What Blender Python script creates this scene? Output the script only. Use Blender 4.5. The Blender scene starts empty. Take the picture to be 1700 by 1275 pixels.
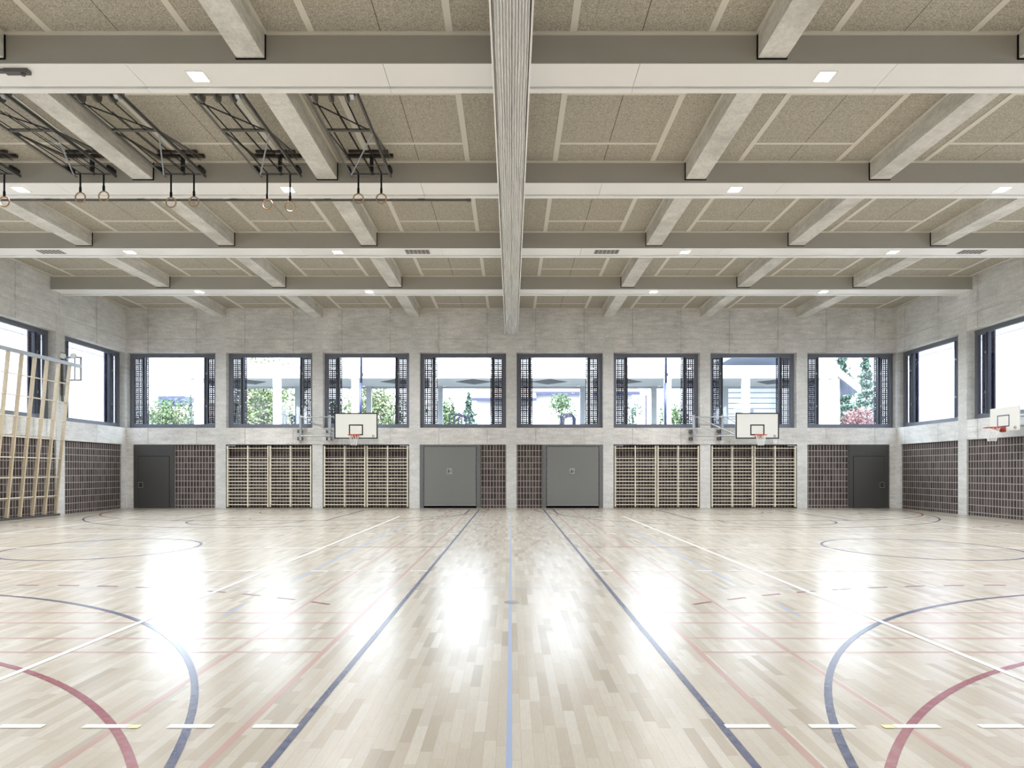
import bpy, math, random
from mathutils import Vector, Matrix
random.seed(7)
S = bpy.context.scene
COL = S.collection
PI = math.pi

# ------------------------------------------------------------------ camera
cd = bpy.data.cameras.new('camera')
cam = bpy.data.objects.new('camera', cd); COL.objects.link(cam)
cam.location = (0, 0, 1.58); cam.rotation_euler = (PI/2, 0, 0)
cd.sensor_fit = 'HORIZONTAL'; cd.sensor_width = 36.0
cd.lens = 36.0*1054/1700
cd.shift_x = 1/1700; cd.shift_y = 144/1700
cd.clip_end = 400
S.camera = cam
# ------------------------------------------------------------------ world: bright overcast sky, brighter towards the left
w = bpy.data.worlds.new('sky'); S.world = w; w.use_nodes = True
wn = w.node_tree; wn.nodes.clear()
tc = wn.nodes.new('ShaderNodeTexCoord')
dt = wn.nodes.new('ShaderNodeVectorMath'); dt.operation = 'DOT_PRODUCT'
dt.inputs[1].default_value = (-0.80, 0.10, 0.59)
mr = wn.nodes.new('ShaderNodeMapRange'); mr.inputs['From Min'].default_value = -0.6; mr.inputs['From Max'].default_value = 1.0
mr.inputs['To Min'].default_value = 0.0; mr.inputs['To Max'].default_value = 1.0
SKY_LO, SKY_HI = 3.9, 5.8
mr2 = wn.nodes.new('ShaderNodeMapRange'); mr2.inputs['To Min'].default_value = SKY_LO; mr2.inputs['To Max'].default_value = SKY_HI
bg = wn.nodes.new('ShaderNodeBackground'); bg.inputs['Color'].default_value = (0.79, 0.88, 1.0, 1)
wo = wn.nodes.new('ShaderNodeOutputWorld')
wn.links.new(tc.outputs['Generated'], dt.inputs[0]); wn.links.new(dt.outputs['Value'], mr.inputs['Value'])
wn.links.new(mr.outputs['Result'], mr2.inputs['Value']); wn.links.new(mr2.outputs['Result'], bg.inputs['Strength'])
wn.links.new(bg.outputs[0], wo.inputs[0])
sd = bpy.data.lights.new('sun', 'SUN'); sd.energy = 7.5; sd.angle = math.radians(2); sd.color = (1, .98, .95)
so = bpy.data.objects.new('sun', sd); COL.objects.link(so)
so.rotation_euler = (math.radians(32), 0, 0)    # high, from behind the camera: it only reaches the outdoor fronts
so.location = (0, -6, 30)
LAMP_W = 82.0          # watts of each LED downlight
# ------------------------------------------------------------------ exposure
S.view_settings.view_transform = 'Standard'; S.view_settings.look = 'None'
S.view_settings.gamma = 1.0; S.view_settings.use_curve_mapping = False
S.view_settings.exposure = 1.25
cy = S.cycles
cy.max_bounces = 10; cy.diffuse_bounces = 6; cy.glossy_bounces = 4; cy.transparent_max_bounces = 24
cy.sample_clamp_indirect = 12.0; cy.use_denoising = True
cy.caustics_reflective = False; cy.caustics_refractive = False

# ------------------------------------------------------------------ mesh helpers
class MB:
    def __init__(s): s.v = []; s.f = []
    def box(s, x0, x1, y0, y1, z0, z1):
        n = len(s.v)
        s.v += [(x0,y0,z0),(x1,y0,z0),(x1,y1,z0),(x0,y1,z0),(x0,y0,z1),(x1,y0,z1),(x1,y1,z1),(x0,y1,z1)]
        s.f += [tuple(n+i for i in q) for q in ((0,3,2,1),(4,5,6,7),(0,1,5,4),(1,2,6,5),(2,3,7,6),(3,0,4,7))]
        return s
    def hexa(s, bottom, top):
        n = len(s.v); s.v += list(bottom)+list(top)
        s.f += [tuple(n+i for i in q) for q in ((0,3,2,1),(4,5,6,7),(0,1,5,4),(1,2,6,5),(2,3,7,6),(3,0,4,7))]
        return s
    def bar(s, a, b, w, h, up=(0,0,1)):
        a, b = Vector(a), Vector(b); d = (b-a).normalized(); u = Vector(up)
        if abs(d.dot(u)) > .98: u = Vector((0,1,0))
        r = d.cross(u).normalized(); u = r.cross(d).normalized()
        pr = lambda p: [tuple(p + r*sx*w/2 + u*sz*h/2) for sx, sz in ((-1,-1),(1,-1),(1,1),(-1,1))]
        n = len(s.v); s.v += pr(a)+pr(b)
        s.f += [tuple(n+i for i in q) for q in ((0,3,2,1),(4,5,6,7),(0,1,5,4),(1,2,6,5),(2,3,7,6),(3,0,4,7))]
        return s
    def tube(s, pts, r, k=8, closed=False):
        pts = [Vector(p) for p in pts]; n0 = len(s.v); m = len(pts)
        rr = r if isinstance(r, (list, tuple)) else [r]*m
        prev = None
        for i, p in enumerate(pts):
            if closed: d = pts[(i+1) % m]-pts[i-1]
            else: d = pts[min(i+1, m-1)]-pts[max(i-1, 0)]
            d.normalize()
            if prev is None:
                a = Vector((0,0,1)) if abs(d.z) < .9 else Vector((1,0,0))
                prev = d.cross(a).normalized()
            else:
                prev = (prev - d*prev.dot(d)).normalized()
            e = d.cross(prev)
            for j in range(k):
                t = 2*PI*j/k; s.v.append(tuple(p + prev*math.cos(t)*rr[i] + e*math.sin(t)*rr[i]))
        for i in range(m if closed else m-1):
            for j in range(k):
                a = n0+i*k+j; b = n0+i*k+(j+1) % k; c = n0+((i+1) % m)*k+(j+1) % k; d = n0+((i+1) % m)*k+j
                s.f.append((a, b, c, d))
        if not closed:
            s.f.append(tuple(n0+j for j in reversed(range(k)))); s.f.append(tuple(n0+(m-1)*k+j for j in range(k)))
        return s
    def ring(s, c, R, r, axis='z', n=32, k=8):
        c = Vector(c); pts = []
        for i in range(n):
            t = 2*PI*i/n; a, b = R*math.cos(t), R*math.sin(t)
            pts.append(c + (Vector((a,b,0)) if axis == 'z' else Vector((a,0,b)) if axis == 'y' else Vector((0,a,b))))
        return s.tube(pts, r, k, True)
    def cyl(s, a, b, r, k=20): return s.tube([a, b], r, k)
    def poly(s, outline, y0, y1):
        """outline in x,z extruded from y0 to y1"""
        n = len(s.v); m = len(outline)
        s.v += [(x, y0, z) for x, z in outline] + [(x, y1, z) for x, z in outline]
        s.f.append(tuple(range(n, n+m))); s.f.append(tuple(reversed(range(n+m, n+2*m))))
        for i in range(m):
            j = (i+1) % m; s.f.append((n+j, n+i, n+m+i, n+m+j))
        return s
    def flat(s, pts, z0, z1):
        """closed outline in x,y extruded z0..z1"""
        n = len(s.v); m = len(pts)
        s.v += [(x, y, z0) for x, y in pts] + [(x, y, z1) for x, y in pts]
        s.f.append(tuple(reversed(range(n, n+m)))); s.f.append(tuple(range(n+m, n+2*m)))
        for i in range(m):
            j = (i+1) % m; s.f.append((n+i, n+j, n+m+j, n+m+i))
        return s
    def arc(s, cx, cy_, r, wd, a0, a1, z, n=64):
        """flat painted arc band as quads with tiny thickness"""
        n0 = len(s.v)
        for i in range(n+1):
            t = a0+(a1-a0)*i/n
            for rr in (r-wd/2, r+wd/2): s.v.append((cx+rr*math.cos(t), cy_+rr*math.sin(t), z))
        for i in range(n):
            a = n0+2*i; s.f.append((a, a+1, a+3, a+2))
        return s
    def rect(s, x0, x1, y0, y1, z):
        n = len(s.v); s.v += [(x0,y0,z),(x1,y0,z),(x1,y1,z),(x0,y1,z)]; s.f.append((n, n+1, n+2, n+3)); return s
    def build(s, name, mat, parent=None, smooth=False, bevel=0):
        me = bpy.data.meshes.new(name); me.from_pydata(s.v, [], s.f); me.update()
        me.materials.append(mat)
        if smooth:
            for p in me.polygons: p.use_smooth = True
        o = bpy.data.objects.new(name, me); COL.objects.link(o)
        if parent is not None: o.parent = parent
        if bevel:
            b = o.modifiers.new('bevel', 'BEVEL'); b.width = bevel; b.segments = 2; b.limit_method = 'ANGLE'
        return o

def tag(o, label=None, cat=None, group=None, kind=None):
    if label: o['label'] = label
    if cat: o['category'] = cat
    if group: o['group'] = group
    if kind: o['kind'] = kind
    return o
def thing(name, label, cat, loc=(0,0,0), rz=0, group=None, kind=None):
    o = bpy.data.objects.new(name, None); COL.objects.link(o)
    o.location = loc; o.rotation_euler = (0, 0, rz); o.empty_display_size = .2
    return tag(o, label, cat, group, kind)
def copy_tree(o, parent=None):
    c = o.copy(); COL.objects.link(c)
    if parent is not None: c.parent = parent
    for ch in [k for k in o.children]: copy_tree(ch, c)
    return c

# ------------------------------------------------------------------ materials
def srgb(r, g, b):
    f = lambda c: (c/255/12.92) if c/255 <= .04045 else ((c/255+.055)/1.055)**2.4
    return (f(r), f(g), f(b), 1)
class NT:
    def __init__(s, name, rough=.6, spec=.5, metal=0.):
        s.m = bpy.data.materials.new(name); s.m.use_nodes = True; s.t = s.m.node_tree
        s.b = s.t.nodes['Principled BSDF']; s.b.inputs['Roughness'].default_value = rough
        s.b.inputs['Metallic'].default_value = metal
        s.b.inputs['Specular IOR Level'].default_value = spec
    def new(s, t, **k):
        n = s.t.nodes.new(t)
        for a, b in k.items(): setattr(n, a, b)
        return n
    def link(s, a, b): s.t.links.new(a, b)
    def coords(s):
        if not hasattr(s, '_c'):
            tcn = s.new('ShaderNodeTexCoord'); s._c = tcn.outputs['Object']
            sp = s.new('ShaderNodeSeparateXYZ'); s.link(s._c, sp.inputs[0]); s.x, s.y, s.z = sp.outputs
        return s._c
    def math(s, op, a, b=None, c=None):
        n = s.new('ShaderNodeMath', operation=op)
        for i, v in enumerate((a, b, c)):
            if v is None: continue
            if hasattr(v, 'links'): s.link(v, n.inputs[i])
            else: n.inputs[i].default_value = v
        return n.outputs[0]
    def vec(s, x, y, z):
        n = s.new('ShaderNodeCombineXYZ')
        for i, v in enumerate((x, y, z)):
            if hasattr(v, 'links'): s.link(v, n.inputs[i])
            else: n.inputs[i].default_value = v
        return n.outputs[0]
    def noise(s, scale, detail=4, vec=None, rough=.55, dist=0):
        n = s.new('ShaderNodeTexNoise'); n.inputs['Scale'].default_value = scale
        n.inputs['Detail'].default_value = detail; n.inputs['Roughness'].default_value = rough
        n.inputs['Distortion'].default_value = dist
        s.link(vec if vec is not None else s.coords(), n.inputs['Vector']); return n.outputs['Fac']
    def white(s, vec):
        n = s.new('ShaderNodeTexWhiteNoise'); s.link(vec, n.inputs['Vector']); return n.outputs['Value']
    def mix(s, f, a, b, blend='MIX'):
        n = s.new('ShaderNodeMix', data_type='RGBA', blend_type=blend)
        for i, v in ((0, f), (6, a), (7, b)):
            if hasattr(v, 'links'): s.link(v, n.inputs[i])
            else: n.inputs[i].default_value = v
        return n.outputs[2]
    def ramp(s, f, stops):
        n = s.new('ShaderNodeValToRGB'); s.link(f, n.inputs[0]); r = n.color_ramp
        while len(r.elements) < len(stops): r.elements.new(.5)
        for e, (p, c) in zip(r.elements, stops): e.position = p; e.color = c if len(c) == 4 else (*c, 1)
        return n.outputs[0]
    def maprange(s, v, a, b, c=0., d=1.):
        n = s.new('ShaderNodeMapRange'); s.link(v, n.inputs[0])
        for i, q in enumerate((a, b, c, d)): n.inputs[i+1].default_value = q
        return n.outputs[0]
    def base(s, c):
        if hasattr(c, 'links'): s.link(c, s.b.inputs['Base Color'])
        else: s.b.inputs['Base Color'].default_value = c
    def bump(s, h, strength=.3, dist=.01):
        n = s.new('ShaderNodeBump'); n.inputs['Strength'].default_value = strength; n.inputs['Distance'].default_value = dist
        s.link(h, n.inputs['Height']); s.link(n.outputs[0], s.b.inputs['Normal'])
    def line(s, v, period, off, wd):
        """1 near v = off + k*period"""
        a = s.math('ADD', v, -off + period*1000); f = s.math('MODULO', a, period)
        d = s.math('ABSOLUTE', s.math('SUBTRACT', f, period/2)); return s.math('GREATER_THAN', d, period/2-wd/2)

def plain(name, col, rough=.5, spec=.5, metal=0., var=.06, nscale=8):
    n = NT(name, rough, spec, metal)
    f = n.noise(nscale, 3)
    hi = tuple(min(1, c*(1+var)) for c in col[:3])+(1,); lo = tuple(c*(1-var) for c in col[:3])+(1,)
    n.base(n.mix(f, lo, hi)); return n.m

def concrete(name, light, dark, joints=None, boards=True, rough=.75):
    n = NT(name, rough, .3)
    big = n.noise(.55, 6, rough=.65); n.coords()
    mid = n.noise(3.2, 5, vec=n.vec(n.math('MULTIPLY', n.x, .5), n.math('MULTIPLY', n.y, .5), n.math('MULTIPLY', n.z, 2.5)), rough=.7)
    fine = n.noise(60, 3)
    f = n.math('ADD', n.math('MULTIPLY', big, .5), n.math('MULTIPLY', mid, .5))
    c = n.mix(n.maprange(f, .4, .6), dark, light)
    c = n.mix(n.maprange(n.noise(13, 5, rough=.75), .42, .66, 0, .32), c, tuple(q*.62 for q in dark[:3])+(1,))
    c = n.mix(n.maprange(fine, .3, .7, 0, .2), c, tuple(q*.6 for q in dark[:3])+(1,))
    # pores
    vo = n.new('ShaderNodeTexVoronoi'); vo.inputs['Scale'].default_value = 5.5; n.link(n.coords(), vo.inputs['Vector'])
    p = n.maprange(vo.outputs['Distance'], .02, .05, .55, 0)
    c = n.mix(p, c, tuple(q*.35 for q in dark[:3])+(1,))
    h = fine
    if joints:
        per, off, hz = joints
        ln = n.line(n.x, per, off, .022)
        for z in hz:
            ln = n.math('MAXIMUM', ln, n.math('LESS_THAN', n.math('ABSOLUTE', n.math('SUBTRACT', n.z, z)), .008))
        st = n.noise(1.1, 3)
        c = n.mix(n.math('MULTIPLY', ln, n.maprange(st, .35, .65, .15, .75)), c, tuple(q*.3 for q in dark[:3])+(1,))
        # dark blotches creeping from the joints
        a = n.math('ADD', n.x, -off+per*1000+per/2); fr = n.math('ABSOLUTE', n.math('SUBTRACT', n.math('MODULO', a, per), per/2))
        near = n.maprange(fr, 0, .45, 1, 0); blot = n.maprange(n.noise(2.1, 6, rough=.75), .46, .68, 0, .6)
        c = n.mix(n.math('MULTIPLY', near, blot), c, tuple(q*.5 for q in dark[:3])+(1,))
    if boards:
        bl = n.line(n.z, .21, 0, .006)
        c = n.mix(n.math('MULTIPLY', bl, n.maprange(big, .4, .6, 0, .25)), c, tuple(q*.5 for q in dark[:3])+(1,))
    n.base(c); n.bump(h, .15, .003); return n.m

M = {}
M['concrete'] = concrete('concrete_wall', srgb(238,236,232), srgb(198,196,192), (2.05, 1.025, (7.15, 3.4)))
M['concrete_side'] = concrete('concrete_side_wall', srgb(240,240,238), srgb(206,206,204), (2.05, .35, (7.15,)))
M['pilaster'] = concrete('concrete_pilaster', srgb(226,226,223), srgb(200,200,197), None, False)
M['concrete_beam'] = concrete('concrete_beam', srgb(234,232,226), srgb(196,194,186), None, False)
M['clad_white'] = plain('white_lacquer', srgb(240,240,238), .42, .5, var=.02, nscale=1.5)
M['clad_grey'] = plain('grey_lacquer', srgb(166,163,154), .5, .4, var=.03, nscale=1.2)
M['strip'] = plain('ceiling_strip_paint', srgb(214,210,198), .45, .5, var=.02)
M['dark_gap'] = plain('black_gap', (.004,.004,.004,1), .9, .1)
M['frame'] = plain('window_aluminium', srgb(110,114,124), .38, .5, .3, var=.06)
M['frame_seal'] = plain('window_seal', srgb(40,44,54), .5, .4)
M['lattice'] = plain('perforated_brick', srgb(52,52,70), .8, .2, var=.2, nscale=6)
M['door'] = plain('equipment_door_grey', srgb(118,119,117), .45, .4, var=.03, nscale=1)
M['door_frame'] = plain('equipment_door_frame', srgb(104,106,106), .45, .4, var=.03)
M['door_dark'] = plain('single_door_charcoal', srgb(70,69,68), .5, .4, var=.04, nscale=1)
M['steel'] = plain('brushed_steel', srgb(180,182,184), .3, .5, .9)
M['galv'] = plain('galvanised_steel', srgb(165,168,172), .42, .5, .7, var=.12, nscale=20)
M['dark_steel'] = plain('dark_steel', srgb(98,96,92), .4, .5, .5, var=.1, nscale=10)
M['rig_brown'] = plain('rig_brown_steel', srgb(62,54,50), .45, .5, .2)
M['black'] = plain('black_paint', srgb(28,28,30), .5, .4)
M['strap'] = plain('black_webbing', srgb(24,24,25), .8, .2)
M['white_board'] = plain('backboard_white', srgb(222,222,216), .4, .4, var=.02)
M['red'] = plain('rim_red', srgb(190,82,62), .4, .5)
M['net'] = plain('net_white', srgb(235,235,232), .8, .2)
M['ring_wood'] = plain('ring_wood', srgb(178,146,112), .5, .4, var=.15, nscale=20)
M['white_plastic'] = plain('white_plastic', srgb(232,232,230), .4, .5)
M['lamp_frame'] = plain('lamp_frame', srgb(235,235,232), .4, .4)
M['facade_r'] = M['facade_l'] = None

def wood(nm='beech_wood', a=srgb(212,203,184), b=srgb(230,223,208)):
    n = NT(nm, .45, .4); n.coords()
    v = n.vec(n.math('MULTIPLY', n.x, 3), n.math('MULTIPLY', n.y, 3), n.math('MULTIPLY', n.z, 3))
    f = n.noise(6, 5, vec=v, dist=1.5)
    n.base(n.mix(n.maprange(f, .3, .7), a, b)); return n.m
M['wood'] = wood()
M['wood_tan'] = wood('ash_wood', srgb(184,168,142), srgb(208,194,170))

def brick():
    n = NT('dark_brick', .75, .25); n.coords()
    W, H = .1285, .2575
    u = n.math('DIVIDE', n.math('ADD', n.x, 2.05+W*400), W); v = n.math('DIVIDE', n.math('ADD', n.z, -2.69+.0+H*100), H)
    cu, cv = n.math('FLOOR', u), n.math('FLOOR', v); fu, fv = n.math('FRACT', u), n.math('FRACT', v)
    du = n.math('MULTIPLY', n.math('ABSOLUTE', n.math('SUBTRACT', fu, .5)), W)
    dv = n.math('MULTIPLY', n.math('ABSOLUTE', n.math('SUBTRACT', fv, .5)), H)
    mort = n.math('MAXIMUM', n.math('GREATER_THAN', du, W/2-.0125), n.math('GREATER_THAN', dv, H/2-.0125))
    rnd = n.white(n.vec(cu, cv, 0))
    c = n.ramp(rnd, [(0, srgb(42,36,35)), (.35, srgb(58,48,47)), (.7, srgb(72,61,58)), (1, srgb(88,76,73))])
    rib = n.math('GREATER_THAN', n.math('FRACT', n.math('MULTIPLY', fu, 4.5)), .55)
    c = n.mix(n.math('MULTIPLY', rib, .22), c, srgb(110,96,92))
    gr = n.noise(45, 4)
    c = n.mix(n.maprange(gr, .35, .7, 0, .35), c, srgb(40,34,33))
    mc = n.mix(gr, srgb(142,135,131), srgb(172,166,162))
    n.base(n.mix(mort, c, mc)); n.bump(n.math('ADD', n.math('MULTIPLY', mort, .6), n.math('MULTIPLY', gr, .2)), .35, .01)
    return n.m
M['brick'] = brick()

def woodwool():
    n = NT('wood_wool_panel', .9, .1); n.coords()
    a = n.noise(62, 4, rough=.7, dist=.8); b = n.noise(15, 3, rough=.6)
    c = n.ramp(a, [(.33, srgb(112,107,96)), (.5, srgb(178,172,158)), (.68, srgb(222,217,204))])
    c = n.mix(n.maprange(b, .35, .65, 0, .2), c, srgb(150,143,128))
    # joints: middle of every bay along the hall, and across every 0.6 m
    lx = n.line(n.x, 4.1, 2.05, .014); ly = n.line(n.y, .62, .12, .006)
    c = n.mix(n.math('MULTIPLY', lx, .8), c, srgb(70,64,52)); c = n.mix(n.math('MULTIPLY', ly, .35), c, srgb(90,84,70))
    n.base(c); n.bump(a, .5, .006); return n.m
M['woodwool'] = woodwool()

def parquet():
    n = NT('oak_parquet', .2, .42); n.coords()
    W, L = .071, .52
    xr = n.math('DIVIDE', n.math('ADD', n.x, 50), W); row = n.math('FLOOR', xr)
    r1 = n.white(n.vec(row, 3.3, 0))
    yr = n.math('ADD', n.math('DIVIDE', n.y, L), n.math('MULTIPLY', r1, 9.0)); col = n.math('FLOOR', yr)
    rnd = n.white(n.vec(row, col, 1.7)); rnd2 = n.white(n.vec(row, col, 8.1))
    c = n.ramp(rnd, [(0, srgb(150,141,127)), (.12, srgb(162,153,139)), (.5, srgb(170,162,149)), (.85, srgb(174,167,155)), (1, srgb(181,175,164))])
    gv = n.vec(n.math('ADD', n.math('MULTIPLY', n.x, 9), n.math('MULTIPLY', rnd2, 37)), n.math('MULTIPLY', n.y, .9), n.math('MULTIPLY', rnd, 11))
    g = n.noise(9, 6, vec=gv, rough=.7, dist=1.2)
    c = n.mix(n.maprange(g, .4, .75, 0, .3), c, srgb(138,126,110))
    lx = n.math('LESS_THAN', n.math('FRACT', xr), .022); ly = n.math('LESS_THAN', n.math('FRACT', yr), .004)
    c = n.mix(n.math('MULTIPLY', n.math('MAXIMUM', lx, ly), .5), c, srgb(112,101,88))
    n.base(c)
    rr = n.maprange(n.noise(2.5, 4), .3, .7, .22, .27)
    n.link(rr, n.b.inputs['Roughness'])
    n.bump(n.math('ADD', n.math('MULTIPLY', rnd2, .25), n.math('MULTIPLY', g, .3)), .012, .001)
    return n.m
M['parquet'] = parquet()
def paint(name, col, mixw=.0):
    n = NT(name, .25, .5); n.coords()
    f = n.noise(14, 4)
    n.base(n.mix(n.maprange(f, .3, .8, 0, .22), col, srgb(160,150,134))); return n.m
M['line_blue'] = paint('court_paint_blue', srgb(40,50,86))
M['line_red'] = paint('court_paint_red', srgb(118,40,58))
M['line_red_faint'] = paint('court_paint_faded_red', srgb(160,130,122))
M['line_white'] = paint('court_paint_white', srgb(240,240,238))
M['line_light'] = paint('court_paint_light_blue', srgb(138,154,184))
M['line_yellow'] = paint('court_paint_yellow', srgb(222,214,150))

def emis(name, col, st):
    n = NT(name); n.base((1,1,1,1)); n.b.inputs['Emission Color'].default_value = col; n.b.inputs['Emission Strength'].default_value = st; return n.m
M['led'] = emis('led_diffuser', (1, .98, .96, 1), 8)

def glass():
    m = bpy.data.materials.new('window_glass'); m.use_nodes = True; t = m.node_tree; t.nodes.clear()
    o = t.nodes.new('ShaderNodeOutputMaterial'); mx = t.nodes.new('ShaderNodeMixShader')
    tr = t.nodes.new('ShaderNodeBsdfTransparent'); tr.inputs[0].default_value = (.95,.97,.97,1)
    gl = t.nodes.new('ShaderNodeBsdfGlossy'); gl.inputs['Roughness'].default_value = .01
    lw = t.nodes.new('ShaderNodeLayerWeight'); lw.inputs[0].default_value = .5
    pw = t.nodes.new('ShaderNodeMath'); pw.operation = 'POWER'; pw.inputs[1].default_value = 5
    ad = t.nodes.new('ShaderNodeMath'); ad.operation = 'MULTIPLY_ADD'; ad.inputs[1].default_value = .9; ad.inputs[2].default_value = .035
    t.links.new(lw.outputs['Facing'], pw.inputs[0]); t.links.new(pw.outputs[0], ad.inputs[0]); t.links.new(ad.outputs[0], mx.inputs[0]); t.links.new(tr.outputs[0], mx.inputs[1]); t.links.new(gl.outputs[0], mx.inputs[2])
    t.links.new(mx.outputs[0], o.inputs[0]); return m
M['glass'] = glass()

def curtain_mat():
    n = NT('curtain_fabric', .7, .3); n.coords()
    f = n.noise(7, 5, vec=n.vec(n.math('MULTIPLY', n.x, 14), n.math('MULTIPLY', n.y, .7), n.z), dist=2.0)
    n.base(n.mix(n.maprange(f, .35, .65), srgb(232,232,231), srgb(250,250,249))); return n.m
M['curtain'] = curtain_mat()

def foliage(name, stops, scale=1.6):
    n = NT(name, .6, .3); n.coords()
    f = n.noise(scale, 5, rough=.8)
    n.base(n.ramp(f, stops)); n.b.inputs['Subsurface Weight'].default_value = 0
    return n.m
M['leaf_green'] = foliage('leaves_green', [(.3, srgb(26,44,30)), (.5, srgb(56,80,44)), (.7, srgb(104,124,84))])
M['leaf_blossom'] = foliage('leaves_blossom', [(.34, srgb(22,44,28)), (.46, srgb(64,92,38)), (.54, srgb(90,98,70)), (.61, srgb(134,120,106)), (.75, srgb(152,138,126))], 2.6)
M['leaf_red'] = foliage('leaves_red', [(.3, srgb(64,44,48)), (.5, srgb(108,76,80)), (.7, srgb(150,122,122))])
M['leaf_conifer'] = foliage('needles', [(.3, srgb(34,52,50)), (.55, srgb(66,88,78)), (.8, srgb(110,128,112))])
M['bark'] = plain('bark', srgb(60,54,50), .9, .1, var=.3, nscale=12)
M['render_white'] = plain('white_render', srgb(205,206,210), .8, .2, var=.02, nscale=1)
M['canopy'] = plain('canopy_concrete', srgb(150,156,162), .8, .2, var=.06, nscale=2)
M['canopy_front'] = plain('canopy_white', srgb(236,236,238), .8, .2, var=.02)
M['mast'] = plain('mast_blue_grey', srgb(36,44,76), .4, .5, .3)
M['grille'] = plain('canopy_grille', srgb(66,72,78), .8, .2, var=.2, nscale=30)
M['asphalt'] = plain('ground_gravel', srgb(128,127,124), .9, .1, var=.12, nscale=5)
def striped(name, base, linec, axis, period, wd):
    n = NT(name, .7, .2); n.coords()
    ln = n.line(getattr(n, axis), period, 0, wd)
    n.base(n.mix(ln, base, linec)); return n.m
M['siding'] = striped('siding_boards', srgb(166,168,174), srgb(70,74,82), 'z', .36, .05)
M['soffit'] = striped('soffit_boards', srgb(118,126,144), srgb(84,92,110), 'y', .3, .04)
M['roof_tile'] = striped('roof_tiles', srgb(126,110,102), srgb(60,50,46), 'z', .22, .07)
M['gutter'] = plain('gutter_blue_grey', srgb(44,50,78), .5, .4)

# ------------------------------------------------------------------ dimensions
XW, YB, YN = 16.3, 26.86, -1.2          # side walls, back wall, near wall
ZC = 8.46                               # ceiling
ZB = 8.00                               # underside of clad beams
BEAM_Y = [22.45, 18.3, 14.15, 10.0, 5.85, 1.7]
BW = .62                                # main underside, then a lip
SILL, HEAD, LOW = 3.40, 6.58, 2.69
REC = .31

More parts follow.
